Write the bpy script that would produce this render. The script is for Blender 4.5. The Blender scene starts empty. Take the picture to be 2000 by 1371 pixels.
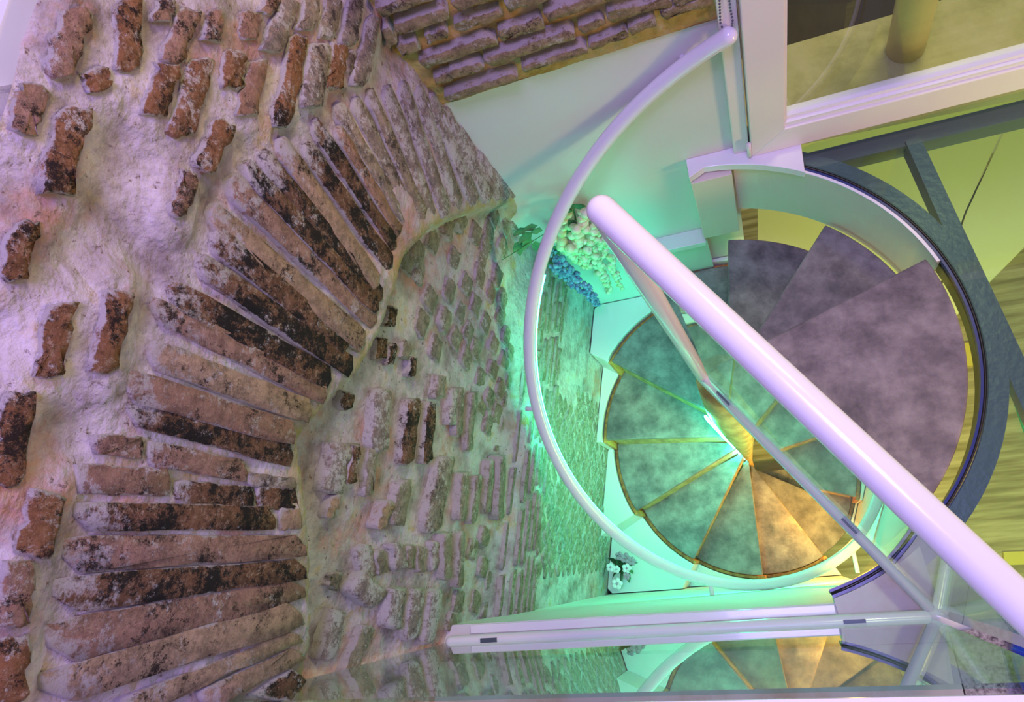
import bpy, math, random
from mathutils import Vector, Matrix, noise
random.seed(7)
SC = bpy.context.scene
COL = SC.collection

# ------------------------------------------------------------------ camera
FPX, PX, PY = 1368.3, 1000.0, 685.5          # focal length in pixels of the 2000 x 1371 photo
HC = 1.85                                    # camera height above the upper floor (z = 0)
def unit(v):
    l = math.sqrt(sum(c * c for c in v)); return tuple(c / l for c in v)
def dot(a, b): return sum(x * y for x, y in zip(a, b))
def cross(a, b): return (a[1]*b[2]-a[2]*b[1], a[2]*b[0]-a[0]*b[2], a[0]*b[1]-a[1]*b[0])
_n = unit((1530.2 - PX, 1087.3 - PY, FPX))   # straight down, seen from the camera
_d = (-3506 - PX, 1481 - PY, FPX)            # the back wall's level direction
_k = dot(_d, _n); _d = unit(tuple(a - _k * b for a, b in zip(_d, _n)))
EX = tuple(-c for c in _d); EZ = tuple(-c for c in _n); EY = cross(EZ, EX)
cam_data = bpy.data.cameras.new('camera'); cam = bpy.data.objects.new('camera', cam_data)
COL.objects.link(cam); SC.camera = cam
cam_data.sensor_width = 36; cam_data.lens = FPX / 2000 * 36; cam_data.clip_start = .02
r_ = (EX[0], EY[0], EZ[0]); u_ = (-EX[1], -EY[1], -EZ[1]); b_ = (-EX[2], -EY[2], -EZ[2])
cam.matrix_world = Matrix(((r_[0], u_[0], b_[0], 0), (r_[1], u_[1], b_[1], 0), (r_[2], u_[2], b_[2], HC), (0, 0, 0, 1)))

# ------------------------------------------------------------------ world, lamps, exposure
SC.view_settings.view_transform = 'Standard'; SC.view_settings.look = 'None'
SC.view_settings.exposure = 0.18; SC.view_settings.gamma = 1.0; SC.view_settings.use_curve_mapping = False
world = bpy.data.worlds.new('world'); SC.world = world; world.use_nodes = True
world.node_tree.nodes['Background'].inputs[0].default_value = (.68, .62, 1.0, 1)
world.node_tree.nodes['Background'].inputs[1].default_value = .27
def lamp(name, kind, loc, energy, color, size=.1, target=None, shape=None):
    l = bpy.data.lights.new(name, kind); l.energy = energy; l.color = color
    if kind == 'AREA': l.size = size
    else: l.shadow_soft_size = size
    o = bpy.data.objects.new(name, l); COL.objects.link(o); o.location = loc
    if target: o.rotation_euler = (Vector(target) - Vector(loc)).to_track_quat('-Z', 'Y').to_euler()
    return o
lamp('ceiling_lamp', 'AREA', (.0, .10, 2.95), 42, (.52, .36, 1.0), .7, (-.5, .3, .5))
lamp('stair_lamp', 'POINT', (.20, .22, -1.95), 8, (1.0, .42, .02), 0.0)
lamp('lower_room_lamp', 'AREA', (.75, -.45, -.2), 34, (.95, 1.0, .26), .5, (.9, .6, -2.5))
lamp('room_lamp', 'AREA', (1.9, -.5, .35), 17, (1.0, .60, .18), .5, (-.7, .5, .7))
lamp('terrace_fill_light', 'AREA', (.8, 1.55, 2.6), 30, (1.0, .86, .35), .4, (.8, 1.5, 0))  # added fill to brighten the slab outside; no such lamp stands there

# ------------------------------------------------------------------ geometry of the place
AX, AY = -.0777, .4884                       # stair axis
RT, DZ = .566, .235                          # tread radius, riser height
YB, YF = 1.09, -.11                          # back wall plane, front parapet wall plane
W0 = Vector((-.575, 1.09, 0)); WD = Vector((.21, 1, 0)).normalized(); WN = Vector((WD.y, -WD.x, 0))
ZLOW = -2.82
def ray(x, y):
    d = (x - PX, y - PY, FPX); return Vector((dot(d, EX), dot(d, EY), dot(d, EZ)))
CAM = Vector((0, 0, HC))
def on_z(x, y, z): r = ray(x, y); return CAM + r * ((z - HC) / r.z)
def on_y(x, y, Y): r = ray(x, y); return CAM + r * (Y / r.y)
def on_left(x, y, off=0.0):                  # point of the left wall's face -> (along, height)
    r = ray(x, y); q = CAM + r * (((W0 - CAM).dot(WN) + off) / r.dot(WN)); return ((q - W0).dot(WD), q.z)
def left_pt(u, z, off): return W0 + WD * u + WN * off + Vector((0, 0, z))
def back_pt(u, z, off): return Vector((u, 1.082 - off, z))
def on_back(x, y, off=0.0): q = on_y(x, y, 1.082 - off); return (q.x, q.z)
def pol(t, r, z): a = math.radians(t); return Vector((AX + r * math.cos(a), AY + r * math.sin(a), z))

# ------------------------------------------------------------------ materials
def nodes(name):
    m = bpy.data.materials.new(name); m.use_nodes = True; return m, m.node_tree.nodes, m.node_tree.links
def mat(name, color, rough=.5, metal=0.0, bump=0.0, bscale=60, spec=.5, mottle=None, mscale=8, coat=0.0):
    m, N, L = nodes(name); b = N['Principled BSDF']
    b.inputs['Base Color'].default_value = (*color, 1); b.inputs['Roughness'].default_value = rough
    b.inputs['Metallic'].default_value = metal; b.inputs['Specular IOR Level'].default_value = spec
    b.inputs['Coat Weight'].default_value = coat
    tc = N.new('ShaderNodeTexCoord')
    if mottle:
        t = N.new('ShaderNodeTexNoise'); t.inputs['Scale'].default_value = mscale; t.inputs['Detail'].default_value = 6
        t.inputs['Roughness'].default_value = .65
        L.new(tc.outputs['Object'], t.inputs['Vector'])
        r = N.new('ShaderNodeValToRGB'); e = r.color_ramp.elements
        while len(e) < len(mottle): e.new(.5)
        for i, (p, c) in enumerate(mottle): e[i].position = p; e[i].color = (*c, 1)
        L.new(t.outputs['Fac'], r.inputs['Fac']); L.new(r.outputs['Color'], b.inputs['Base Color'])
    if bump:
        t2 = N.new('ShaderNodeTexNoise'); t2.inputs['Scale'].default_value = bscale; t2.inputs['Detail'].default_value = 7
        L.new(tc.outputs['Object'], t2.inputs['Vector'])
        bp = N.new('ShaderNodeBump'); bp.inputs['Strength'].default_value = bump; bp.inputs['Distance'].default_value = .01
        L.new(t2.outputs['Fac'], bp.inputs['Height']); L.new(bp.outputs['Normal'], b.inputs['Normal'])
    return m
def brick_mat(name, base, alt, dark, lime, soot, limeamt, rnd=.5):
    """fired clay with soot and lime blotches; varies from brick to brick"""
    m, N, L = nodes(name); b = N['Principled BSDF']; b.inputs['Roughness'].default_value = .85
    b.inputs['Specular IOR Level'].default_value = .25
    tc = N.new('ShaderNodeTexCoord'); oi = N.new('ShaderNodeObjectInfo')
    mp = N.new('ShaderNodeVectorMath'); mp.operation = 'ADD'
    L.new(tc.outputs['Object'], mp.inputs[0]); L.new(oi.outputs['Random'], mp.inputs[1])
    def tex(scale, detail=6, ro=.7):
        t = N.new('ShaderNodeTexNoise'); t.inputs['Scale'].default_value = scale
        t.inputs['Detail'].default_value = detail; t.inputs['Roughness'].default_value = ro
        L.new(mp.outputs[0], t.inputs['Vector']); return t.outputs['Fac']
    def ramp(src, lo, hi):
        r = N.new('ShaderNodeMapRange'); r.inputs['From Min'].default_value = lo; r.inputs['From Max'].default_value = hi
        L.new(src, r.inputs['Value']); return r.outputs[0]
    def mix(f, a, c):
        x = N.new('ShaderNodeMix'); x.data_type = 'RGBA'
        if isinstance(f, float): x.inputs[0].default_value = f
        else: L.new(f, x.inputs[0])
        for s, v in ((6, a), (7, c)):
            if isinstance(v, tuple): x.inputs[s].default_value = (*v, 1)
            else: L.new(v, x.inputs[s])
        return x.outputs[2]
    def blend(a, b2, w):
        q = N.new('ShaderNodeMath'); q.operation = 'MULTIPLY'; L.new(a, q.inputs[0]); q.inputs[1].default_value = w
        q2 = N.new('ShaderNodeMath'); q2.operation = 'MULTIPLY_ADD'; L.new(b2, q2.inputs[0]); q2.inputs[1].default_value = 1 - w; L.new(q.outputs[0], q2.inputs[2])
        return q2.outputs[0]
    c = mix(oi.outputs['Random'], base, alt)
    c = mix(ramp(tex(34, 8, .85), .42, .58), c, tuple(v * .45 for v in base))
    c = mix(ramp(tex(85, 8, .9), .53, .60), c, (.52, .36, .24))
    big = tex(13, 3)
    c = mix(ramp(blend(big, tex(95, 8, .9), .42), soot, soot + .04), c, dark)
    c = mix(ramp(blend(tex(18, 4), tex(80, 8, .9), .42), limeamt, limeamt + .04), c, lime)
    at = N.new('ShaderNodeAttribute'); at.attribute_name = 'edge'
    ad = N.new('ShaderNodeMath'); ad.operation = 'MULTIPLY_ADD'; L.new(tex(40, 8, .8), ad.inputs[0]); ad.inputs[1].default_value = 2.2; L.new(at.outputs['Fac'], ad.inputs[2])
    c = mix(ramp(ad.outputs[0], 1.66, 1.9), c, tuple(v * .95 for v in lime))
    L.new(c, b.inputs['Base Color'])
    bp = N.new('ShaderNodeBump'); bp.inputs['Strength'].default_value = .9; bp.inputs['Distance'].default_value = .009
    L.new(tex(90, 8, .75), bp.inputs['Height']); L.new(bp.outputs['Normal'], b.inputs['Normal'])
    return m
def glass_mat(name, tint, ior=1.5, haze=0.0):
    m, N, L = nodes(name); N.remove(N['Principled BSDF']); out = N['Material Output']
    t = N.new('ShaderNodeBsdfTransparent'); t.inputs[0].default_value = (*tint, 1)
    g = N.new('ShaderNodeBsdfGlossy'); g.inputs['Roughness'].default_value = haze; g.inputs[0].default_value = (.95, 1, .98, 1)
    f = N.new('ShaderNodeFresnel'); f.inputs[0].default_value = ior
    def ma(op, a, b):
        q = N.new('ShaderNodeMath'); q.operation = op
        for k, v in ((0, a), (1, b)):
            if isinstance(v, (int, float)): q.inputs[k].default_value = v
            else: L.new(v, q.inputs[k])
        return q.outputs[0]
    ge = N.new('ShaderNodeNewGeometry')                     # both faces of the sheet together: 2R / (1 + R), counted once
    rr = ma('DIVIDE', ma('MULTIPLY', f.outputs[0], 2.0), ma('ADD', f.outputs[0], 1.0))
    rr = ma('MULTIPLY', rr, ma('SUBTRACT', 1.0, ge.outputs['Backfacing']))
    x = N.new('ShaderNodeMixShader'); L.new(rr, x.inputs[0]); L.new(t.outputs[0], x.inputs[1]); L.new(g.outputs[0], x.inputs[2])
    L.new(x.outputs[0], out.inputs[0]); return m
def emit_mat(name, color, s):
    m, N, L = nodes(name); N.remove(N['Principled BSDF'])
    e = N.new('ShaderNodeEmission'); e.inputs[0].default_value = (*color, 1); e.inputs[1].default_value = s
    L.new(e.outputs[0], N['Material Output'].inputs[0]); return m
def wood_mat(name, c1, c2, scale=(3, 60, 60), rough=.55):
    m, N, L = nodes(name); b = N['Principled BSDF']; b.inputs['Roughness'].default_value = rough
    tc = N.new('ShaderNodeTexCoord'); mp = N.new('ShaderNodeMapping'); mp.inputs['Scale'].default_value = scale
    t = N.new('ShaderNodeTexNoise'); t.inputs['Scale'].default_value = 1; t.inputs['Detail'].default_value = 6
    L.new(tc.outputs['Object'], mp.inputs[0]); L.new(mp.outputs[0], t.inputs['Vector'])
    r = N.new('ShaderNodeValToRGB'); r.color_ramp.elements[0].color = (*c1, 1); r.color_ramp.elements[1].color = (*c2, 1)
    r.color_ramp.elements[0].position = .35; r.color_ramp.elements[1].position = .65
    L.new(t.outputs['Fac'], r.inputs[0]); L.new(r.outputs[0], b.inputs['Base Color']); return m

M = {}
M['mortar'] = mat('lime mortar', (.5, .5, .5), .9, bump=1.0, bscale=45, mscale=9, spec=.2,
                  mottle=[(.28, (.16, .12, .115)), (.42, (.36, .31, .31)), (.55, (.53, .48, .50)), (.75, (.66, .62, .64))])
def moss_mortar():
    m = M['mortar'].copy(); m.name = 'mossy lime mortar'; N, L = m.node_tree.nodes, m.node_tree.links; b = N['Principled BSDF']
    src = b.inputs['Base Color'].links[0].from_socket
    def blot(scale, lo, hi, col, src, attr=None):
        t = N.new('ShaderNodeTexNoise'); t.inputs['Scale'].default_value = scale; t.inputs['Detail'].default_value = 7; t.inputs['Roughness'].default_value = .7
        tc = N.new('ShaderNodeTexCoord'); L.new(tc.outputs['Object'], t.inputs['Vector']); f = t.outputs['Fac']
        if attr:
            a = N.new('ShaderNodeAttribute'); a.attribute_name = attr
            q = N.new('ShaderNodeMath'); q.operation = 'MULTIPLY_ADD'; L.new(a.outputs['Fac'], q.inputs[0]); q.inputs[1].default_value = .27; L.new(f, q.inputs[2]); f = q.outputs[0]
        r = N.new('ShaderNodeMapRange'); r.inputs['From Min'].default_value = lo; r.inputs['From Max'].default_value = hi; L.new(f, r.inputs['Value'])
        x = N.new('ShaderNodeMix'); x.data_type = 'RGBA'; L.new(r.outputs[0], x.inputs[0]); L.new(src, x.inputs[6]); x.inputs[7].default_value = (*col, 1)
        return x.outputs[2]
    c = blot(5, .51, .68, (.48, .24, .17), src)
    c = blot(9, .57, .70, (.46, .32, .10), c)
    c = blot(70, .60, .68, (.16, .11, .09), c)
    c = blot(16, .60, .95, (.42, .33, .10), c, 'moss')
    L.new(c, b.inputs['Base Color']); return m
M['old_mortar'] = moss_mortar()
lime = (.62, .57, .54)
M['dark'] = brick_mat('dark brick', (.32, .16, .08), (.24, .125, .065), (.022, .018, .014), lime, .48, .565)
M['tan'] = brick_mat('tan brick', (.66, .46, .29), (.58, .38, .25), (.05, .035, .025), lime, .545, .56)
M['pink'] = brick_mat('pink brick', (.54, .32, .22), (.44, .25, .165), (.04, .028, .022), lime, .53, .545)
M['pale'] = brick_mat('limed brick', (.46, .38, .34), (.38, .29, .25), (.12, .09, .08), (.66, .62, .6), .55, .49)
M['grey'] = brick_mat('weathered brick', (.40, .33, .28), (.46, .36, .26), (.08, .06, .05), (.62, .58, .55), .53, .53)
M['rust'] = brick_mat('rusty brick', (.42, .20, .085), (.30, .14, .07), (.03, .02, .015), lime, .505, .545)
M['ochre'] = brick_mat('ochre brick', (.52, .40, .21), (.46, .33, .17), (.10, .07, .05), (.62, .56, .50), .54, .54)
M['amber_lit_mortar'] = mat('amber lit mortar', (.5, .38, .2), .9, bump=1.0, bscale=45, mscale=9, spec=.2, mottle=[(.3, (.34, .20, .05)), (.5, (.52, .36, .12)), (.7, (.58, .48, .30))])  # tone holds the amber light seen in the back wall's crevices
M['tile'] = brick_mat('tuff tile', (.42, .38, .26), (.36, .33, .26), (.10, .09, .06), lime, .56, .54)
M['plaster'] = mat('white plaster', (.72, .72, .69), .6, bump=.08, bscale=14)
M['fascia'] = mat('warm grey paint', (.78, .69, .60), .6, bump=.08, bscale=14)
M['white'] = mat('white painted metal', (.88, .87, .9), .22, coat=.3)
M['pvc'] = mat('white window plastic', (.86, .82, .78), .35)
M['board'] = mat('white painted board', (.80, .80, .80), .45)
M['tread'] = mat('slate tread', (.3, .3, .3), .55, bump=.25, bscale=90, mscale=11,
                 mottle=[(.28, (.08, .07, .075)), (.45, (.18, .15, .155)), (.58, (.28, .24, .235)), (.75, (.40, .35, .34))])
M['oak'] = wood_mat('oak edge', (.34, .20, .07), (.58, .40, .16), (30, 30, 12))
M['plank'] = wood_mat('plank floor', (.30, .25, .13), (.60, .53, .34), (2.5, 30, 20))
M['orange_wood'] = wood_mat('orange wood', (.42, .15, .03), (.72, .36, .07), (60, 60, 6))
M['glass'] = glass_mat('clear green glass', (.76, .94, .90), 1.5)
M['floor_glass'] = glass_mat('floor glass', (.88, .97, .93), 1.45)
M['win_glass'] = glass_mat('window glass', (.93, .97, .93), 1.4)
M['steel'] = mat('blue grey steel', (.10, .13, .17), .35, metal=.3, bump=.1)
M['black'] = mat('black steel', (.012, .01, .012), .3)
M['chrome'] = mat('steel clip', (.10, .12, .15), .45, metal=.3)
M['led'] = emit_mat('green strip light', (.02, 1.0, .50), 52)
M['led_white'] = emit_mat('white green strip light', (.04, 1.0, .66), 165)
M['stone'] = mat('beige stone', (.6, .55, .5), .5, mscale=4, mottle=[(.3, (.50, .36, .24)), (.5, (.66, .60, .56)), (.7, (.74, .70, .70))])
M['granite'] = mat('speckled granite', (.4, .36, .36), .5, mscale=120, mottle=[(.35, (.10, .08, .09)), (.5, (.45, .38, .38)), (.65, (.66, .6, .6))])
M['terrace'] = mat('brown terrace tile', (.2, .15, .1), .7, mscale=10, mottle=[(.3, (.24, .17, .10)), (.7, (.42, .31, .19))])
M['grout'] = mat('dark grout', (.05, .04, .03), .9)
M['travertine'] = mat('yellow travertine', (.6, .58, .35), .6, bump=.1, mscale=7, mottle=[(.3, (.30, .29, .10)), (.5, (.46, .43, .18)), (.7, (.54, .50, .28))])
M['lam'] = mat('pale laminate', (.74, .74, .42), .4)
M['yellow'] = mat('yellow board', (.78, .66, .14), .5)
M['teal'] = mat('teal strip', (.05, .62, .42), .5)
M['leaf'] = mat('dark leaf', (.03, .12, .05), .5, mscale=30, mottle=[(.3, (.02, .09, .05)), (.7, (.10, .24, .07))])
M['petal'] = mat('cream petal', (.76, .78, .56), .6, mscale=40, mottle=[(.35, (.52, .60, .24)), (.5, (.76, .77, .55)), (.7, (.86, .84, .74))])
M['blue_petal'] = mat('blue petal', (.2, .3, .6), .6, mscale=50, mottle=[(.35, (.06, .16, .30)), (.5, (.20, .32, .56)), (.7, (.44, .44, .70))])
M['orchid'] = mat('white orchid petal', (.85, .82, .86), .6)
M['mauve'] = mat('mauve petal', (.45, .30, .40), .6)
M['blue'] = mat('blue fabric', (.01, .06, .62), .25, coat=.5)
M['cream'] = mat('cream post', (.80, .66, .34), .4)

# ------------------------------------------------------------------ builders
def link(name, me, m, parent=None):
    o = bpy.data.objects.new(name, me); COL.objects.link(o)
    if m: me.materials.append(M[m] if isinstance(m, str) else m)
    if parent:
        o.parent = parent
        o.matrix_parent_inverse = Matrix.Translation(Vector(parent.get('_loc', (0, 0, 0)))).inverted()
    return o
def obj(name, V, F, m, parent=None, smooth=False):
    me = bpy.data.meshes.new(name); me.from_pydata([tuple(v) for v in V], [], F); me.update()
    if smooth: me.polygons.foreach_set('use_smooth', [True] * len(me.polygons))
    return link(name, me, m, parent)
def tag(o, label, cat, group=None):
    o['label'] = label; o['category'] = cat
    if group: o['group'] = group
    return o
def thing(name, loc, label, cat, group=None):
    o = bpy.data.objects.new(name, None); COL.objects.link(o); o.location = loc; o['_loc'] = tuple(loc)
    o.empty_display_size = .05
    return tag(o, label, cat, group)
def struct(o): o['kind'] = 'structure'; return o
class MB:
    def __init__(s): s.V = []; s.F = []
    def add(s, V, F):
        n = len(s.V); s.V += [Vector(v) for v in V]; s.F += [tuple(i + n for i in f) for f in F]
    def box(s, a, b):
        x0, y0, z0 = a; x1, y1, z1 = b
        s.add([(x0,y0,z0),(x1,y0,z0),(x1,y1,z0),(x0,y1,z0),(x0,y0,z1),(x1,y0,z1),(x1,y1,z1),(x0,y1,z1)],
              [(0,3,2,1),(4,5,6,7),(0,1,5,4),(1,2,6,5),(2,3,7,6),(3,0,4,7)]); return s
    def prism(s, P, z0, z1):
        n = len(P); s.add([(p[0], p[1], z0) for p in P] + [(p[0], p[1], z1) for p in P],
            [tuple(range(n))[::-1], tuple(range(n, 2*n))] + [(i, (i+1) % n, n + (i+1) % n, n + i) for i in range(n)]); return s
    def tube(s, P, r, n=14, caps=True, dome=False):
        P = [Vector(p) for p in P]; R = r if isinstance(r, (list, tuple)) else [r] * len(P)
        if dome:
            d0 = (P[0] - P[1]).normalized(); d1 = (P[-1] - P[-2]).normalized(); a, b, ra, rb = P[0], P[-1], R[0], R[-1]
            h = [(.35, .94), (.7, .71), (.92, .39), (.99, .12)]
            P = [a + d0 * ra * k for k, _ in h[::-1]] + P + [b + d1 * rb * k for k, _ in h]
            R = [ra * q for _, q in h[::-1]] + list(R) + [rb * q for _, q in h]
        V = []; F = []; up = None
        for i, p in enumerate(P):
            t = (P[min(i+1, len(P)-1)] - P[max(i-1, 0)]).normalized()
            if up is None: up = Vector((0, 0, 1)) if abs(t.z) < .9 else Vector((1, 0, 0))
            sd = t.cross(up).normalized(); up = sd.cross(t).normalized()
            for k in range(n):
                a = 2 * math.pi * k / n; V.append(p + (sd * math.cos(a) + up * math.sin(a)) * R[i])
        for i in range(len(P) - 1):
            for k in range(n): F.append((i*n+k, i*n+(k+1) % n, (i+1)*n+(k+1) % n, (i+1)*n+k))
        if caps: F += [tuple(range(n))[::-1], tuple((len(P)-1)*n + k for k in range(n))]
        s.add(V, F); return s
    def ball(s, c, r, n=6, m=4, sq=(1, 1, 1)):
        V = [Vector(c) + Vector((0, 0, r * sq[2]))]; F = []
        for i in range(1, m):
            a = math.pi * i / m
            for k in range(n):
                b = 2 * math.pi * k / n
                V.append(Vector(c) + Vector((r * sq[0] * math.sin(a) * math.cos(b), r * sq[1] * math.sin(a) * math.sin(b), r * sq[2] * math.cos(a))))
        V.append(Vector(c) - Vector((0, 0, r * sq[2])))
        for k in range(n): F.append((0, 1 + k, 1 + (k+1) % n))
        for i in range(m - 2):
            for k in range(n): F.append((1+i*n+k, 1+(i+1)*n+k, 1+(i+1)*n+(k+1) % n, 1+i*n+(k+1) % n))
        e = len(V) - 1
        for k in range(n): F.append((e, 1+(m-2)*n+(k+1) % n, 1+(m-2)*n+k))
        s.add(V, F); return s
    def build(s, name, m, parent=None, smooth=False): return obj(name, s.V, s.F, m, parent, smooth)
def bevel(o, w=.004, seg=2):
    b = o.modifiers.new('bevel', 'BEVEL'); b.width = w; b.segments = seg; b.limit_method = 'ANGLE'; return o
def sector(t0, t1, r0, r1, z0, z1, n=None):
    n = n or max(2, int(abs(t1 - t0) / 4))
    A = [t0 + (t1 - t0) * i / n for i in range(n + 1)]
    out = [pol(a, r1, 0) for a in A]; inn = [pol(a, r0, 0) for a in A[::-1]] if r0 > 1e-6 else [Vector((AX, AY, 0))]
    return MB().prism([(p.x, p.y) for p in out + inn], z0, z1)
def arc_band(t0, t1, r0, r1, z0, z1, n=None):       # curved solid band built of quads
    n = n or max(2, int(abs(t1 - t0) / 3)); mb = MB(); V = []; F = []
    for i in range(n + 1):
        a = t0 + (t1 - t0) * i / n
        V += [pol(a, r0, z0), pol(a, r1, z0), pol(a, r1, z1), pol(a, r0, z1)]
    for i in range(n):
        for k in range(4): F.append((4*i+k, 4*i+(k+1) % 4, 4*i+4+(k+1) % 4, 4*i+4+k))
    F += [(3, 2, 1, 0), tuple(4*n + k for k in range(4))]
    mb.add(V, F); return mb

# ------------------------------------------------------------------ left wall: ancient masonry with a relieving arch
ARCH_PX = [(585,1400),(603,1300),(606,1150),(600,1050),(587,955),(580,860),(635,785),(695,725),(742,640),(768,560),(785,500),(838,440),(900,412),(1000,390),(1040,420)]
ARCH = [on_left(x, y) for x, y in ARCH_PX]
POLY = ARCH + [(.05, -.6), (-1.6, -.6)]
def inside(u, z):
    c = False; j = len(POLY) - 1
    for i in range(len(POLY)):
        a, b = POLY[i], POLY[j]
        if (a[1] > z) != (b[1] > z) and u < (b[0]-a[0]) * (z-a[1]) / (b[1]-a[1]) + a[0]: c = not c
        j = i
    return c
def arch_dist(u, z):
    best = 9
    for a, b in zip(ARCH, ARCH[1:]):
        dx, dy = b[0]-a[0], b[1]-a[1]; t = max(0, min(1, ((u-a[0])*dx + (z-a[1])*dy) / (dx*dx+dy*dy)))
        best = min(best, math.hypot(u-a[0]-t*dx, z-a[1]-t*dy))
    return best
def sm(x): x = max(0, min(1, x)); return x*x*(3-2*x)
UPPER = [(264,-5,249,138,44,'rust'),(188,138,202,178,46,'rust'),(375,15,340,120,38,'pink'),(338,122,303,228,40,'rust'),(402,112,355,268,44,'rust'),
 (446,236,398,332,38,'rust'),(156,205,112,378,58,'rust'),(463,100,456,172,38,'rust'),(512,118,480,228,34,'pink'),(497,22,485,76,32,'pink'),
 (572,-5,533,100,34,'grey'),(592,68,551,246,32,'rust'),(160,15,118,150,50,'pink'),(80,170,42,255,50,'pink'),(60,428,25,546,46,'rust'),
 (130,588,96,738,46,'rust'),(242,565,205,728,46,'rust'),(46,765,10,955,56,'rust'),(104,962,66,1090,58,'rust'),(46,1100,26,1225,58,'pink'),(30,1240,18,1375,60,'rust'),
 (376,335,350,425,30,'pink'),(330,-5,318,40,30,'pink'),(616,-5,598,62,26,'grey'),(657,-5,640,74,28,'grey'),(702,-5,682,88,27,'grey'),
 (632,82,612,210,34,'grey'),(668,82,656,174,27,'rust'),(736,30,704,164,24,'grey'),(430,20,415,80,28,'pink'),(690,100,684,140,14,'grey'),(540,-5,520,25,20,'pink')]
EXT = [on_left(x, y) for x, y in ((40,1400),(95,1200),(130,1000),(170,860),(240,730),(330,530),(440,330),(520,270),(640,190),(760,140),(870,190))]
def near_vous(u, z):                              # below the arch's outer line
    for a, b in zip(EXT, EXT[1:]):
        lo, hi = min(a[0], b[0]), max(a[0], b[0])
        if lo <= u <= hi: return z < a[1] + (b[1]-a[1]) * (u-a[0]) / ((b[0]-a[0]) or 1e-6)
    return u > EXT[-1][0]
UPSEG = [(on_left(a, b, .012), on_left(c, d, .012)) for a, b, c, d, *_ in UPPER]
def mound(u, z):                                  # mortar smeared up around the bricks above the arch
    best = 9
    for a, b in UPSEG:
        if abs(u - a[0]) > .35 or abs(z - a[1]) > .35: continue
        dx, dy = b[0]-a[0], b[1]-a[1]; t = max(0, min(1, ((u-a[0])*dx + (z-a[1])*dy) / (dx*dx+dy*dy)))
        best = min(best, math.hypot(u-a[0]-t*dx, z-a[1]-t*dy))
    return .017 * sm(1.45 - best / .042) - .006
def wall_off(u, z):
    o = .009 * noise.fractal(Vector((u*7, z*7, 1)), 1.0, 2.0, 4) + .012 * noise.noise(Vector((u*2.5, z*2.5, 5)))
    if z > -.5 and inside(u, z):
        o -= .065 * sm(arch_dist(u, z) / .035) * sm((z + .45) / .3)
    if z > .55: o += mound(u, z) * sm((z - .55) / .25) * (0 if inside(u, z) or near_vous(u, z) else 1)
    if z < -.3: o *= .5
    return o
NU, NZ = 130, 290; U0, U1, Z0, Z1 = -1.75, .02, ZLOW, 1.44
V = []; F = []
for j in range(NZ + 1):
    for i in range(NU + 1):
        u = U0 + (U1 - U0) * i / NU; z = Z0 + (Z1 - Z0) * j / NZ
        V.append(left_pt(u, z, wall_off(u, z)))
for j in range(NZ):
    for i in range(NU):
        a = j * (NU + 1) + i; F.append((a, a + 1, a + NU + 2, a + NU + 1))
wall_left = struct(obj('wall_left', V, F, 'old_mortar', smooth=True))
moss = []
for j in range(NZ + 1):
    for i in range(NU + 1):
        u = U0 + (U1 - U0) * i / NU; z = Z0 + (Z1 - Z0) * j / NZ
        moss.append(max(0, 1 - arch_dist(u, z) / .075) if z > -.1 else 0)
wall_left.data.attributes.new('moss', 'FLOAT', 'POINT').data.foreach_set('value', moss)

def slab(name, Q, pt, lo, hi, m, parent, jit=.0025, nseg=(5, 2), fade=0.0):
    """one masonry piece: quad Q in wall coordinates, irregular edge, domed face"""
    ring = []
    for k in range(4):
        a, b = Q[k], Q[(k+1) % 4]; n = nseg[k % 2]
        for i in range(n):
            t = i / n; t = .06 + t * .94 if i == 0 else t
            ring.append((a[0]+(b[0]-a[0])*t + random.uniform(-jit, jit), a[1]+(b[1]-a[1])*t + random.uniform(-jit, jit)))
    cu = sum(p[0] for p in ring) / len(ring); cz = sum(p[1] for p in ring) / len(ring)
    wmin = min(math.hypot(Q[0][0]-Q[3][0], Q[0][1]-Q[3][1]), math.hypot(Q[1][0]-Q[2][0], Q[1][1]-Q[2][1]), math.hypot(Q[0][0]-Q[1][0], Q[0][1]-Q[1][1]))
    ins = wmin * .13
    ax_ = ((Q[1][0]-Q[0][0]+Q[2][0]-Q[3][0])/2, (Q[1][1]-Q[0][1]+Q[2][1]-Q[3][1])/2); al = ax_[0]**2 + ax_[1]**2
    m0 = ((Q[0][0]+Q[3][0])/2, (Q[0][1]+Q[3][1])/2)
    along = lambda p: ((p[0]-m0[0])*ax_[0] + (p[1]-m0[1])*ax_[1]) / al
    n = len(ring); V = [pt(p[0], p[1], lo) for p in ring]; W = [pt(p[0], p[1], hi - ins * .45 + random.uniform(-.001, .001)) for p in ring]; T = []
    for p in ring:
        d = math.hypot(p[0]-cu, p[1]-cz) or 1; s = max(.3, 1 - ins / d)
        s2 = min(1, s); T.append(pt(cu+(p[0]-cu)*s2, cz+(p[1]-cz)*s2, hi + random.uniform(-.0025, .0025)))
    F = []
    for i in range(n):
        j = (i + 1) % n; F += [(i, j, n+j, n+i), (n+i, n+j, 2*n+j, 2*n+i)]
    c = pt(cu, cz, hi + .001); V = V + W + T + [c]
    for i in range(n): F.append((2*n+i, 2*n+(i+1) % n, 3*n))
    o = obj(name, V, F, m, parent, True)
    at = o.data.attributes.new('edge', 'FLOAT', 'POINT'); at.data.foreach_set('value', [1.0] * n + [.8] * n + [.30 + fade * sm(1 - along(p) / .3) for p in ring] + [0.0])
    return o
def strip(x1, y1, x2, y2, w1, w2, on, off):
    d = math.hypot(x2-x1, y2-y1); nx, ny = -(y2-y1)/d, (x2-x1)/d
    return [on(x1+nx*w1/2, y1+ny*w1/2, off), on(x2+nx*w2/2, y2+ny*w2/2, off), on(x2-nx*w2/2, y2-ny*w2/2, off), on(x1-nx*w1/2, y1-ny*w1/2, off)]

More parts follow.
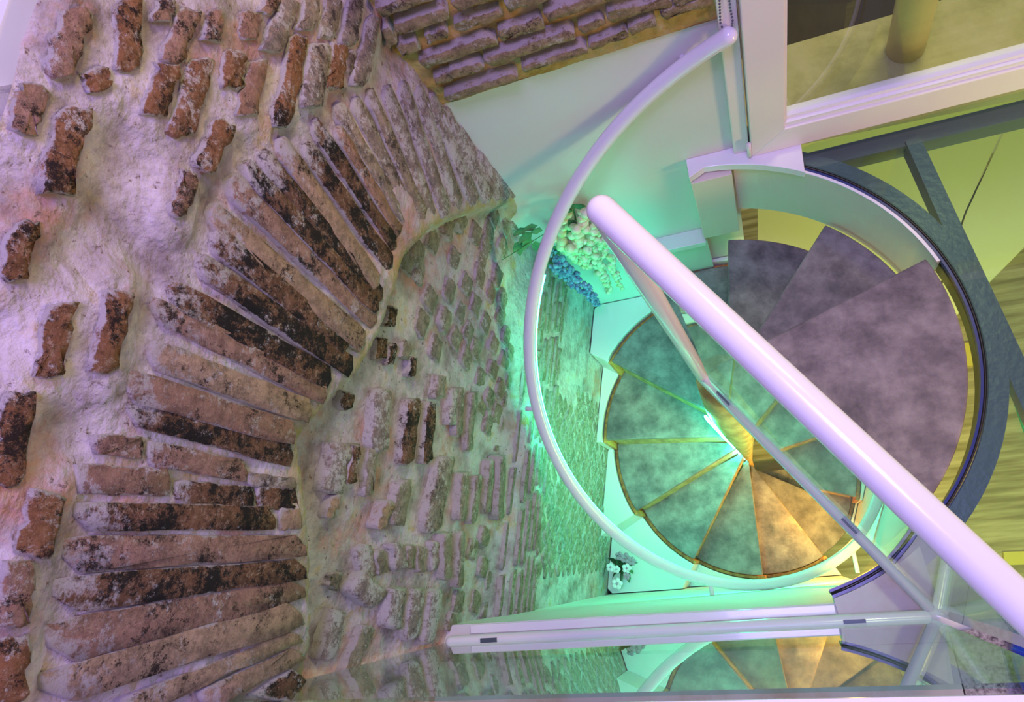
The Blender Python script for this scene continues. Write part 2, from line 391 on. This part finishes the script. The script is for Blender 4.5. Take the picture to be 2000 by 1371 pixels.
# voussoirs of the arch: outer end, inner end, widths, kind
VOUS = [(500,1385,592,1318,34,30,'dark'),(400,1371,591,1274,32,26,'tan'),(250,1388,588,1240,34,20,'tan'),(92,1350,592,1197,56,42,'tan'),
 (95,1262,597,1149,72,30,'pink'),(103,1166,601,1110,58,32,'dark'),(116,1085,601,1066,58,32,'pink'),(150,1008,540,1014,46,36,'dark'),(548,1014,592,1014,34,32,'tan'),
 (146,936,336,942,48,40,'pink'),(345,962,500,974,36,38,'dark'),(506,974,584,972,38,32,'dark'),(488,938,582,945,20,18,'grey'),
 (186,866,282,876,32,34,'pink'),(288,885,486,922,38,32,'pink'),(250,800,575,890,40,38,'dark'),(246,748,582,850,50,36,'pink'),
 (292,688,612,806,46,36,'tan'),(300,600,642,772,36,36,'pink'),(336,566,650,744,38,34,'dark'),(392,514,692,722,36,30,'dark'),
 (418,458,682,680,38,30,'dark'),(412,412,716,674,38,32,'tan'),(450,352,738,630,36,28,'pink'),(480,322,742,606,27,22,'dark'),
 (510,300,750,586,28,22,'dark'),(546,274,742,560,26,22,'tan'),(596,280,768,522,26,22,'dark'),(612,234,776,484,20,18,'dark'),
 (660,250,784,458,15,15,'pink'),(660,205,795,432,20,17,'grey'),(692,192,814,432,20,17,'grey'),(722,176,832,428,16,15,'grey'),
 (756,168,848,430,18,16,'pale'),(784,160,876,424,18,18,'pale'),(816,166,900,412,19,18,'pale'),(842,182,932,401,18,18,'pale'),
 (868,212,961,393,18,18,'pale'),(896,250,980,390,15,14,'pale'),(934,296,994,388,13,12,'pale'),(962,330,1008,384,11,10,'pale')]
for x1, y1, x2, y2, w1, w2, k in VOUS:
    h = random.uniform(.006, .011)
    slab('brick', strip(x1, y1, x2, y2, w1 * 1.3, w2 * 1.32, on_left, h), left_pt, -.05, h, k, wall_left, .0016, nseg=(8, 2), fade=.45)
# coursed bricks above the arch
for x1, y1, x2, y2, w, k in UPPER:
    h = max(random.uniform(.014, .022), max(wall_off(*on_left(x1 + (x2-x1)*t, y1 + (y2-y1)*t, .015)) for t in (.15, .5, .85)) + .007)
    slab('brick', strip(x1, y1, x2, y2, w * 1.1, w * 1.2, on_left, h), left_pt, -.05, h, k, wall_left, .004, nseg=(6, 3), fade=.25)
# broken brickwork inside the arch
INNER = [(752,757,743,886,34,'pale'),(812,778,797,908,26,'dark'),(845,788,836,905,18,'dark'),(878,892,846,1042,32,'grey'),(796,938,779,1028,26,'tile'),
 (674,862,650,966,42,'pale'),(700,868,686,950,16,'dark'),(730,872,722,970,18,'tile'),(866,732,860,778,18,'tile'),(902,758,899,852,12,'tile'),(929,764,917,882,13,'tile'),
 (911,922,905,1018,15,'tile'),(937,926,926,1022,12,'tile'),(962,898,956,1002,12,'tile'),(985,888,978,1016,11,'tile'),(663,968,644,1014,18,'tan'),(766,978,744,1034,18,'tan'),
 (714,1066,722,1132,34,'pale'),(744,1078,750,1122,18,'tile'),(780,1062,786,1112,26,'pale'),(804,1066,803,1114,14,'tile'),(826,1068,824,1122,15,'tile'),(852,1056,850,1114,15,'pale'),(875,1042,876,1132,15,'tile'),
 (682,764,676,800,26,'dark'),(700,1130,742,1176,52,'pale'),(660,1120,650,1150,18,'tile'),(724,1222,682,1325,26,'tile'),(668,1190,640,1290,30,'pale'),(905,1040,900,1150,13,'tile'),
 (890,760,884,830,14,'pale'),(782,1150,770,1230,30,'pale'),(820,1150,806,1250,26,'pale'),(858,1150,838,1260,22,'pale'),(770,600,764,640,18,'dark'),(752,660,744,702,22,'dark'),(770,672,766,712,14,'dark'),(800,664,792,700,18,'tile'),(812,695,806,735,14,'dark')]
for x1, y1, x2, y2, w, k in INNER:
    o = wall_off(*on_left((x1+x2)/2, (y1+y2)/2, -.04))
    h = o + random.uniform(.016, .03)
    slab('brick', strip(x1, y1, x2, y2, w, w, on_left, h), left_pt, o - .05, h, k, wall_left, .0045, nseg=(5, 2), fade=.3)
# tuff tiles set on edge (net pattern) in the upper field
TILES = [(843,581),(881,567),(914,554),(932,596),(962,572),(903,608),(872,623),(827,632),(951,632),(980,617),(918,650),(893,659),(855,680),(932,680),(968,671),(914,698),(941,737),
 (966,722),(992,656),(989,704),(848,470),(879,443),(904,428),(818,496),(799,512),(820,532),(890,503),(944,503),(932,455),(958,449),(952,480),(965,724),(959,775),(980,760),
 (944,793),(992,784),(974,808),(956,829),(986,832),(977,868),(998,746),(950,1047),(926,1071),(947,1107),(932,1176),(959,1137),(899,1176),(953,1191),(887,1215),(985,585),(975,540),(940,540),(1000,690),(985,480),(990,440),(968,420),(1010,430)]
for x, y in TILES:
    u, z = on_left(x, y, -.03); o = wall_off(u, z); h = o + random.uniform(.006, .014)
    u, z = on_left(x, y, h); a = random.uniform(.038, .046); b = random.uniform(.040, .048); t = random.uniform(-.15, .15) + .5
    Q = [(u + a*math.cos(t+k*math.pi/2) - (b-a)*.2, z + b*math.sin(t+k*math.pi/2)) for k in range(4)]
    slab('tuff_tile', Q, left_pt, o - .04, h, 'tile', wall_left, .004, nseg=(3, 3))
# net pattern of the lower field
n = 0
s = .062
for i in range(-14, 4):
    for j in range(-34, 0):
        u = (i + .5 * (j % 2)) * s * 1.28 + .02; z = -.55 + (j + 34 - 17) * s * .62 - .5
        if not (-1.18 < u < -.05 and -1.55 < z < -.52) or n > 235: continue
        o = wall_off(u, z); h = o + random.uniform(.003, .008)
        a = s * .56; b = s * .54
        Q = [(u + a, z), (u, z + b), (u - a, z), (u, z - b)]
        slab('tuff_tile', Q, left_pt, o - .03, h, 'tile', wall_left, .003, nseg=(2, 2)); n += 1
# thin brick courses between the two fields
for r in range(6):
    z = -.42 + r * .045 - .10; u = -1.25
    while u < -.05:
        l = random.uniform(.12, .24)
        zz = z + .0
        slab('brick', [(u, zz - .012), (u + l, zz - .012), (u + l, zz + .012), (u, zz + .012)], left_pt, -.04, wall_off(u + l/2, zz) + random.uniform(.005, .012), 'tile', wall_left, .002, nseg=(4, 1))
        u += l + .012
# the wall's top
struct(MB().prism([tuple(left_pt(u, 0, o))[:2] for u, o in ((-1.75, -.02), (.02, -.02), (.02, -1.2), (-1.75, -1.2))], 1.36, 1.452).build('trim_1', 'plaster'))

# ------------------------------------------------------------------ back wall
wall_back = struct(MB().box((-.75, YB, ZLOW), (.066, YB + .1, .563)).build('wall_back', 'plaster'))
V = []; F = []; nu, nz = 90, 50
for j in range(nz + 1):
    for i in range(nu + 1):
        u = -.62 + .69 * i / nu; z = .562 + .75 * j / nz
        V.append(back_pt(u, z, .006 * noise.fractal(Vector((u*9, z*9, 3)), 1, 2, 4)))
for j in range(nz):
    for i in range(nu): a = j*(nu+1)+i; F.append((a, a+1, a+nu+2, a+nu+1))
V0 = len(V); V += [Vector((-.62, 1.2, .562)), Vector((.07, 1.2, .562))]; F.append((0, nu, V0+1, V0)[::-1])
wall_brick = struct(obj('wall_back_brick', V, F, 'amber_lit_mortar', smooth=True))
BACK = [(872,196,1013,149,15),(1018,138,1148,97,15),(1151,92,1226,67,15),(1229,64,1280,42,18),(1290,32,1390,2,18),(880,148,945,130,18),(950,126,1122,66,19),(1133,60,1180,42,16),
 (1188,36,1310,4,19),(820,128,968,78,22),(974,72,1060,45,24),(1065,36,1175,-2,20),(832,79,874,65,19),(890,57,980,27,20),(987,15,1070,-12,24),(770,61,875,28,24),(738,26,845,-8,20),
 (884,13,975,-14,22),(779,101,818,90,22),(848,160,886,148,16),(1315,8,1392,-20,18),(1180,-2,1290,-38,20),(752,58,768,92,20)]
for x1, y1, x2, y2, w in BACK:
    h = random.uniform(.022, .032)
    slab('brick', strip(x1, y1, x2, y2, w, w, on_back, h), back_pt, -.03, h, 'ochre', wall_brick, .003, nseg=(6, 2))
# ledge and lower panels against the back wall
struct(bevel(MB().box((-.30, 1.035, -.455), (-.060, YB, -.425)).build('trim_2', 'board'), .002))
struct(MB().box((-.30, 1.060, -.72), (-.056, YB, -.456)).build('trim_3', 'plaster'))

# ------------------------------------------------------------------ front parapet wall, floors
struct(MB().box((-1.05, -.18, ZLOW), (.25, YF, -.012)).build('wall_front', 'plaster'))
struct(bevel(MB().box((-.82, -.134, -.012), (.090, -.112, .0)).build('trim_4', 'white'), .002))
pc = lambda t, r: tuple(pol(t, r, 0))[:2]
struct(MB().prism([(.094, -.128)] + [pc(t, .612) for t in range(-74, -51, 3)] + [(.306, -.20), (.10, -.20)], -.06, -.004).build('floor', 'stone'))
struct(MB().box((-1.6, -1.9, -.08), (.306, -.202, -.006)).build('floor_landing', 'stone'))
struct(MB().box((.309, -1.9, -.08), (2.0, -.165, -.006)).build('floor_granite', 'granite'))
struct(MB().box((-2.2, -2.0, ZLOW - .1), (2.2, 2.4, ZLOW)).build('floor_lower', 'plank'))
struct(MB().box((2.1, -2.0, ZLOW), (2.2, 2.4, -.1)).build('wall_right', 'plaster'))
struct(MB().box((.07, 2.3, ZLOW), (2.2, 2.4, -.13)).build('wall_lower_back', 'plaster'))
struct(MB().box((-2.0, -2.0, ZLOW), (2.2, -1.92, -.1)).build('wall_lower_front', 'plaster'))

# ------------------------------------------------------------------ spiral staircase
stair = thing('spiral_staircase', (AX, AY, ZLOW), 'spiral staircase of slate treads with oak risers winding down between walls', 'staircase')
TH0 = 19.0; DT = 31.0
def top_poly():
    P = [(AX, AY)]
    for i in range(25): P.append(pc(-61 + (TH0 + 61) * i / 24, RT))
    return P
def tread(poly, z):
    t = bevel(MB().prism(poly, z - .034, z).build('tread', 'tread', stair), .005, 2); return t
tread(top_poly(), 0)
for k in range(1, 12):
    a, b = TH0 + DT * (k - 1) - 5, TH0 + DT * k
    P = [pc(a, .0)] + [pc(a + (b - a) * i / 10, RT) for i in range(11)]
    tread(P, -DZ * k)
for k in range(0, 12):                            # risers under each nosing
    t = TH0 + DT * k; a = math.radians(t); d = Vector((math.cos(a), math.sin(a), 0)); nrm = Vector((-math.sin(a), math.cos(a), 0))
    p0 = Vector((AX, AY, 0)) + d * .02; p1 = Vector((AX, AY, 0)) + d * (RT - .012)
    o0 = nrm * -.030; o1 = nrm * -.012
    P = [p0 + o0, p1 + o0, p1 + o1, p0 + o1]
    MB().prism([(p.x, p.y) for p in P], -DZ * (k + 1), -DZ * k - .034).build('riser', 'oak', stair)
# tapering newel with its strip light
V = []
path = [Vector((AX, AY, -.14)), Vector((AX, AY, -.5)), Vector((AX, AY, -1.0)), Vector((AX, AY, -1.5)), Vector((AX, AY, -2.0)), Vector((AX, AY, ZLOW))]
MB().tube(path, [.068, .080, .062, .036, .014, .012], 24).build('newel', 'oak', stair, True)
lp = []
for i in range(30):
    z = -.42 - 1.48 * i / 29
    r = [.095, .085, .062, .036, .014][min(4, int(-z / .5))]
    f = (-z / .5) % 1; rr = [.095, .085, .062, .036, .014, .012]; q = min(4, int(-z / .5)); r = rr[q] * (1 - f) + rr[q+1] * f
    lp.append(pol(212 - 22 * i / 29, r + .003, z))
MB().tube(lp, .0045, 6).build('strip_light', 'led_white', stair)
# stepped white boards that fill the corners between treads and walls
def wall_hit(t):
    a = math.radians(t); d = Vector((math.cos(a), math.sin(a))); best = 9
    o = Vector((AX, AY))
    if d.y > 1e-6: best = min(best, (YB - .004 - AY) / d.y)
    if d.y < -1e-6: best = min(best, (YF + .004 - AY) / d.y)
    wn = Vector((WN.x, WN.y)); k = d.dot(wn)
    if k < -1e-6: best = min(best, ((Vector((W0.x, W0.y)) - o).dot(wn) + .004) / k)
    return best
for k in range(3, 10):
    a, b = TH0 + DT * (k - 1) + 1.0, TH0 + DT * k + 1.0
    T = [a + (b - a) * i / 16 for i in range(17)]
    inn = []; outp = []
    for t in T:
        w = max(wall_hit(t), RT + .022)
        outp.append((AX + w * math.cos(math.radians(t)), AY + w * math.sin(math.radians(t))))
        inn.append(pc(t, RT + .020))
    # add the wall corner exactly
    bevel(MB().prism(outp + inn[::-1], -DZ * k - .25, -DZ * k + .004).build('corner_board', 'board', stair), .002)
    arc_band(a, b, RT + .004, RT + .017, -DZ * k - .24, -DZ * k - .03).build('side_strip', 'orange_wood', stair)

# ------------------------------------------------------------------ helical wall handrail with a strip light under it
hr = thing('wall_handrail', tuple(pol(76, .578, .53)), 'white tubular handrail curving down the stairwell walls, lit green beneath', 'handrail')
def hel(t): return .53 - .0077 * (t - 76)
RH = .578
HP = [pol(t, RH, hel(t)) for t in range(74, 345, 3)]
MB().tube(HP, .0195, 18, dome=True).build('rail', 'white', hr, True)
MB().tube([pol(t, RH - .013, hel(t) - .0195) for t in range(141, 342, 3)], .0050, 6).build('strip_light', 'led', hr)
def bracket(t, tgt):
    p = pol(t, RH, hel(t)); MB().tube([p, (Vector(p) + Vector(tgt)) / 2, Vector(tgt)], .008, 10).build('bracket', 'white', hr, True)
bracket(84, (pol(84, RH, 0).x, YB - .001, hel(84) + .0))
q = pol(178, RH, hel(178)); uu = (Vector((q.x, q.y, 0)) - Vector((W0.x, W0.y, 0))).dot(WD); bracket(178, left_pt(uu, hel(178), 0))
bracket(252, (pol(252, RH, 0).x, YF + .001, hel(252)))
bracket(305, (pol(305, RH, 0).x, YF + .03, hel(305)))

# ------------------------------------------------------------------ landing balustrades
CR = Vector((.290, -.147, .05))
bal = thing('diagonal_balustrade', tuple(CR), 'white steel and glass balustrade crossing the stairwell above the treads', 'balustrade')
TL = Vector((-.167, .521, .90)); TR = Vector((.290, -.155, .90))
MB().tube([TL, TL.lerp(TR, .5), TR], .0235, 24, dome=True).build('top_rail', 'white', bal, True)
BL = Vector((-.113, .453, .05))
MB().tube([BL, BL.lerp(CR, .5), CR], .0165, 18).build('bottom_rail', 'white', bal, True)
MB().tube([TL + Vector((0, 0, -.01)), TL.lerp(BL, .5), BL], [.021, .019, .0165], 18, dome=True).build('post', 'white', bal, True)
dd = (CR - BL).normalized(); nn = Vector((dd.y, -dd.x, 0))
def pane(a, b, z0, z1, th, parent, name='pane'):
    n_ = Vector((b.y - a.y, -(b.x - a.x), 0)).normalized() * th / 2
    P = [a + n_, b + n_, b - n_, a - n_]
    return MB().prism([(p.x, p.y) for p in P], z0, z1).build(name, 'glass', parent)
pane(BL.lerp(CR, .06), BL.lerp(CR, .985), .066, .885, .008, bal)
for f in (.11, .66):
    c = BL.lerp(CR, f); P = [c - dd * .021 + nn * .006, c + dd * .021 + nn * .006, c + dd * .021 - nn * .006, c - dd * .021 - nn * .006]
    MB().prism([(p.x, p.y) for p in P], .058, .078).build('clip', 'chrome', bal)
CR2 = CR + Vector((.046, -.014, -.008))
MB().tube([CR + Vector((-.01, .004, 0)), CR + Vector((.012, -.003, -.002)), CR2], [.020, .028, .013], 16, dome=True).build('foot', 'white', bal, True)
nb = thing('parapet_balustrade', (-.85, -.147, .05), 'white steel and glass balustrade along the parapet edge, mirroring the stair', 'balustrade')
A0 = Vector((-.853, -.149, .05))
MB().tube([A0, A0.lerp(CR, .5), CR - Vector((.02, 0, 0))], .0165, 18, dome=True).build('bottom_rail', 'white', nb, True)
pane(A0 + Vector((.004, 0, 0)), CR - Vector((.024, 0, 0)), .066, .905, .005, nb)
MB().box((-.85, -.182, .901), (.262, -.1565, .906)).build('glass_channel', 'white', nb)
MB().tube([Vector((-.853, -.199, .92)), Vector((-.3, -.199, .92)), Vector((.262, -.199, .92))], .0235, 20, dome=True).build('top_rail', 'white', nb, True)
for x in (-.74, .12):
    MB().box((x - .022, -.155, .058), (x + .022, -.141, .072)).build('clip', 'chrome', nb)

# ------------------------------------------------------------------ round opening of the glass floor: ring beam, fascia, sill, beams, glass
ring = thing('ring_beam', tuple(pol(0, .63, -.1)), 'dark blue steel ring beam around the stair opening under the glass floor', 'beam')
arc_band(-74, 72, .598, .604, -.095, -.004).build('web', 'black', ring, True)
arc_band(-74, 72, .6045, .650, -.030, -.018).build('flange', 'steel', ring)
arc_band(-74, 72, .5915, .5975, -.020, -.006).build('edge_strip', mat('blue edge', (.012, .03, .20), .3), ring)
fas = thing('curved_fascia', tuple(pol(50, .58, -.3)), 'pale curved fascia panel under the ring beam beside the window sill', 'panel')
arc_band(17, 76.5, .582, .590, -.27, -.004).build('panel', 'fascia', fas)
arc_band(17, 76.5, .580, .587, -.0035, .002).build('edge_trim', 'white', fas)
bevel(MB().box((-.062, 1.030, -.385), (.052, YB, -.004)).build('pier', 'fascia', fas), .002)
P = [(-.063, YB), (-.063, 1.030)] + [pc(t, .566) for t in (84, 80, 76, 72, 68, 64, 60, 57)] + [(.240, YB)]
tag(bevel(MB().prism(P, .004, .034).build('window_ledge', 'white'), .002), 'white curved ledge board below the window at the stair opening', 'ledge')
G0 = [pc(t, .606) for t in range(-54, 70, 4)]
tag(MB().prism(G0[::-1] + [(.309, -.163), (1.9, -.163), (1.9, 1.06), (.27, 1.06)], -.016, .0).build('glass_floor', 'floor_glass'),
    'clear glass floor slab around the round stair opening', 'glass floor')
def beam(px, label, z=-.018, d=.09):
    q = [on_z(x, y, z) for x, y in px]; b = thing('floor_beam', tuple(q[0]), label, 'beam')
    MB().prism([(p.x, p.y) for p in q], z - .012, z).build('flange', 'steel', b)
    c0 = (q[0] + q[3]) / 2; c1 = (q[1] + q[2]) / 2; s = (c1 - c0).normalized(); n_ = Vector((-s.y, s.x, 0)) * .008
    MB().prism([(p.x, p.y) for p in (c0 + n_, c1 + n_, c1 - n_, c0 - n_)], z - d, z - .0125).build('web', 'steel', b)
beam([(1795,262),(2110,930),(2060,940),(1768,275)], 'blue steel joist running under the glass floor from ring towards window', z=-.032)
beam([(1572,300),(2100,170),(2100,205),(1585,330)], 'dark steel channel under the glass floor along the window wall', z=-.045)

# ------------------------------------------------------------------ window
win = bpy.data.objects.new('window_1', None); COL.objects.link(win); win.location = (.11, 1.07, .03); win['_loc'] = (.11, 1.07, .03); win['kind'] = 'structure'
bevel(MB().box((.066, 1.066, .034), (.106, 1.16, 1.45)).build('fixed_frame', 'pvc', win), .004)
ya, yb = 1.046, 1.100
sx0, sx1, sz0, sz1, fw = .110, 1.35, .034, 1.40, .086
def sash_bar(P, name='sash_bar'): return bevel(MB().add(*P) or None, .004)
def hex8(Q0, Q1):
    return (list(Q0) + list(Q1), [(3,2,1,0),(4,5,6,7),(0,1,5,4),(1,2,6,5),(2,3,7,6),(3,0,4,7)])
def frame_bar(a, b, c, d):
    """mitred bar: outer a-b, inner c-d in x,z"""
    m_ = MB(); m_.add(*hex8([(a[0],ya,a[1]),(b[0],ya,b[1]),(c[0],ya+.006,c[1]),(d[0],ya+.006,d[1])], [(a[0],yb,a[1]),(b[0],yb,b[1]),(c[0],yb,c[1]),(d[0],yb,d[1])]))
    return bevel(m_.build('sash_bar', 'pvc', win), .003)
o = [(sx0,sz0),(sx1,sz0),(sx1,sz1),(sx0,sz1)]; i_ = [(sx0+fw,sz0+fw),(sx1-fw,sz0+fw),(sx1-fw,sz1-fw),(sx0+fw,sz1-fw)]
for k in range(4): frame_bar(o[k], o[(k+1) % 4], i_[(k+1) % 4], i_[k])
for k, (w, y0) in enumerate(((.016, 1.060), (.030, 1.070))):
    MB().box((sx0 + fw - .001, y0, sz0 + fw), (sx1 - fw, 1.098, sz0 + fw + w)).build('glazing_bead', 'white', win)
MB().box((sx0 + fw, 1.062, sz0 + fw), (sx0 + fw + .006, 1.098, sz1 - fw)).build('glazing_bead', 'pvc', win)
MB().box((sx0 + fw, 1.082, sz0 + fw + .03), (sx1 - fw, 1.088, sz1 - fw)).build('pane', 'win_glass', win)
MB().tube([(.104, 1.046, .045), (.104, 1.046, .075), (.104, 1.046, .105)], .006, 12).build('hinge', 'pvc', win, True)
# outside
struct(MB().box((.07, 1.102, -.02), (2.4, 1.315, .10)).build('trim_5', 'travertine'))
ter = struct(MB().box((-.6, 1.317, -.12), (3.2, 3.6, .06)).build('floor_terrace', 'grout'))
for i in range(-2, 12):
    for j in range(-1, 11):
        c = Vector((.2 + (i - j) * .215, 1.5 + (i + j) * .215, 0)); h = .148
        if not (-.3 < c.x < 2.9 and 1.53 < c.y < 3.2): continue
        MB().prism([(c.x + .208, c.y), (c.x, c.y + .208), (c.x - .208, c.y), (c.x, c.y - .208)], .0602, .066).build('terrace_tile', 'terrace', ter)
tag(MB().tube([(.515, 1.205, .10), (.515, 1.205, .6), (.515, 1.205, 1.4)], .045, 24).build('reflection_post', 'cream', None, True), 'round cream post added outside the window in place of a reflection in its pane', 'post')  # solid post added to stand for a yellow reflection in the window glass
# blind chain
ch = thing('blind_chain', (.04, 1.06, .45), 'beaded roller-blind chain with a white pull beside the window', 'chain')
mb = MB()
cps = [(1404, -30), (1406, 20), (1407, 45), (1413, 60), (1420, 66), (1428, 58), (1431, 40), (1426, 15), (1421, -30)]
for (xa, ya_), (xb, yb_) in zip(cps, cps[1:]):
    m_ = max(1, int(math.hypot(xb-xa, yb_-ya_) / 6))
    for t in range(m_):
        p = on_y(xa + (xb-xa) * t / m_, ya_ + (yb_-ya_) * t / m_, 1.055); mb.ball(p, .0026, 6, 4)
mb.build('beads', 'chrome', ch)
p0 = on_y(1404, 66, 1.055); p1 = on_y(1407, 96, 1.055)
MB().tube([p0, (p0 + p1) / 2, p1], [.003, .007, .006], 10, dome=True).build('pull', 'white', ch, True)

# ------------------------------------------------------------------ lower room seen through the glass floor
zt = -1.35
def flat(name, px, z, th, m, label, cat):
    q = [on_z(x, y, z) for x, y in px]; return tag(MB().prism([(p.x, p.y) for p in q], z - th, z).build(name, m), label, cat)
wt = thing('worktop', tuple(on_z(1800, 500, zt)), 'pale yellow green worktop of joined panels on the lower level', 'worktop')
for px in ([(1480,300),(1985,195),(1884,415),(1800,660),(1700,700),(1480,560)], [(1990,195),(2300,120),(2300,180),(1838,646),(1806,660),(1888,415)]):
    q = [on_z(x, y, zt) for x, y in px]; MB().prism([(p.x, p.y) for p in q], zt - .03, zt).build('panel', 'lam', wt)
c = on_z(1700, 450, zt); MB().box((c.x - .03, c.y - .03, ZLOW), (c.x + .03, c.y + .03, zt - .031)).build('leg', 'steel', wt)
c = on_z(1950, 330, zt); MB().box((c.x - .03, c.y - .03, ZLOW), (c.x + .03, c.y + .03, zt - .031)).build('leg', 'steel', wt)
flat('floor_board', [(1860,672),(1935,664),(1938,712),(1862,716)], ZLOW + .03, .029, 'yellow', 'yellow board lying on the lower plank floor under the ring beam', 'board')
flat('floor_board', [(1960,1078),(2120,1072),(2120,1098),(1962,1104)], ZLOW + .03, .029, 'yellow', 'yellow board lying on the lower plank floor below the granite', 'board')
flat('floor_board', [(1965,700),(2015,820),(2015,880),(1960,720)], ZLOW + .03, .029, 'teal', 'teal board on the lower plank floor beside the blue joist', 'board')

# ------------------------------------------------------------------ flowers
fl = thing('hanging_bouquet', tuple(on_y(1090, 450, 1.04)), 'bouquet of cream and blue flower spikes with green leaves hung in the wall corner', 'bouquet')
def spike(px, Y, r0, r1, br, m, name, nb=80):
    P = [on_y(x, y, Y) for x, y in px]; mb = MB()
    for i in range(nb):
        t = (i + random.random()) / nb; k = min(len(P) - 2, int(t * (len(P) - 1))); f = t * (len(P) - 1) - k
        c = P[k].lerp(P[k+1], f); r = r0 + (r1 - r0) * t
        v = Vector((random.gauss(0, 1), random.gauss(0, .6) - .4, random.gauss(0, 1))).normalized() * r * random.uniform(.6, 1)
        mb.ball(c + v, br * random.uniform(.7, 1.2) * (1.1 - .5 * t), 7, 5)
    return mb.build(name, m, fl, True)
spike([(1120,418),(1140,470),(1165,510),(1190,568)], 1.02, .042, .012, .0150, 'petal', 'cream_flower_spike', 130)
spike([(1150,430),(1180,480),(1212,560)], 1.03, .030, .010, .0135, 'petal', 'cream_flower_spike', 90)
spike([(1100,460),(1120,490),(1150,520)], 1.01, .042, .022, .0155, 'petal', 'cream_flower_spike', 80)
spike([(1085,510),(1120,545),(1150,570),(1165,592)], 1.00, .032, .020, .0095, 'blue_petal', 'blue_flower_spike', 190)
spike([(1062,470),(1078,492),(1088,505)], 1.01, .02, .016, .008, 'blue_petal', 'blue_flower_spike', 30)
def leaf(p, d, l, w, m, parent, name='leaf'):
    d = Vector(d).normalized(); sd = d.cross(Vector((.2, -1, .3))).normalized() * w; nrm = d.cross(sd).normalized() * w * .35
    V = [p, p + d*l*.35 + sd, p + d*l*.35 + nrm, p + d*l*.35 - sd, p + d*l*.75 + sd*.6, p + d*l*.75 + nrm*.6, p + d*l*.75 - sd*.6, p + d*l - nrm]
    V2 = [v - nrm.normalized() * .0012 for v in V]
    F = [(0,1,2),(0,2,3),(1,4,5,2),(2,5,6,3),(4,7,5),(5,7,6)]
    return obj(name, V + V2, F + [tuple(i + 8 for i in f[::-1]) for f in F], m, parent, True)
for x, y, a, l in [(1040,452,200,.06),(1050,440,160,.05),(1060,450,130,.05),(1035,462,230,.06),(1020,470,215,.055),(1046,470,250,.05),(1085,440,60,.05),(1100,415,40,.05),(1118,405,20,.05),(1125,402,150,.045),(1108,430,300,.05),(1112,440,330,.05),(1080,480,280,.05),(1074,508,240,.04),(1092,530,260,.045),(1095,450,350,.05),(1015,478,250,.05),(1030,445,180,.05)]:
    p = on_y(x, y, 1.015 if x > 1060 else .99); leaf(p, (math.cos(math.radians(a)), -.25, math.sin(math.radians(a))), l, l * .28, 'leaf', fl)
MB().tube([on_y(1066, 455, 1.0), on_y(1010, 490, .97), on_y(968, 515, .95)], .0016, 6).build('stem', 'leaf', fl)
MB().tube([on_y(1120, 400, 1.03), on_y(1130, 470, 1.03), on_y(1100, 440, 1.04)], .003, 6).build('stem', 'leaf', fl)
zo = -DZ * 7 + .004
pc_ = on_z(1222, 1108, zo) + Vector((0, 0, .002))
orch = thing('potted_orchid', tuple(pc_), 'small white orchid with mauve blossoms and dark leaves in the corner by the parapet', 'orchid')
MB().tube([pc_, pc_ + Vector((0, 0, .03)), pc_ + Vector((0, 0, .06))], [.022, .028, .032], 16).build('pot', 'leaf', orch, True)
for k in range(9):
    a = k * .7 + .3; leaf(pc_ + Vector((0, 0, .06)), (math.cos(a), math.sin(a), .3 + .3 * (k % 3)), .085, .024, 'leaf', orch)
def blossom(c, r, m):
    b = MB()
    for k in range(5):
        a = k * 2 * math.pi / 5; b.ball(Vector(c) + Vector((math.cos(a) * r * .6, math.sin(a) * r * .6, 0)), r * .5, 8, 5, (1, 1, .35))
    o_ = b.build('blossom', m, orch, True); MB().ball(Vector(c) + Vector((0, 0, r * .18)), r * .2, 8, 5).build('blossom_heart', 'mauve', o_, True)
for x, y, r, m in [(1205,1140,.026,'orchid'),(1192,1108,.02,'orchid'),(1204,1112,.018,'orchid'),(1224,1110,.022,'orchid'),(1222,1090,.024,'mauve'),(1234,1096,.02,'mauve'),(1210,1086,.02,'mauve'),(1224,1125,.018,'mauve')]:
    blossom(on_z(x, y, zo + .11), r, m)
# ------------------------------------------------------------------ blue cushion on the granite
cb = thing('blue_cushion', (.49, -.25, -.006), 'shiny ribbed blue cushion on the granite floor beyond the balustrade corner', 'cushion')
MB().ball((.49, -.25, .05), .11, 24, 12, (.85, 1.15, .5)).build('cover', 'blue', cb, True)
for k in range(8):
    a = .1 + k * .39
    MB().tube([Vector((.49 + .0935 * math.sin(t) * math.cos(a), -.25 + .1265 * math.sin(t) * math.sin(a), .05 + .056 * math.cos(t))) for t in [i * .26 - 1.55 for i in range(13)]], .004, 6).build('rib', 'blue', cb, True)
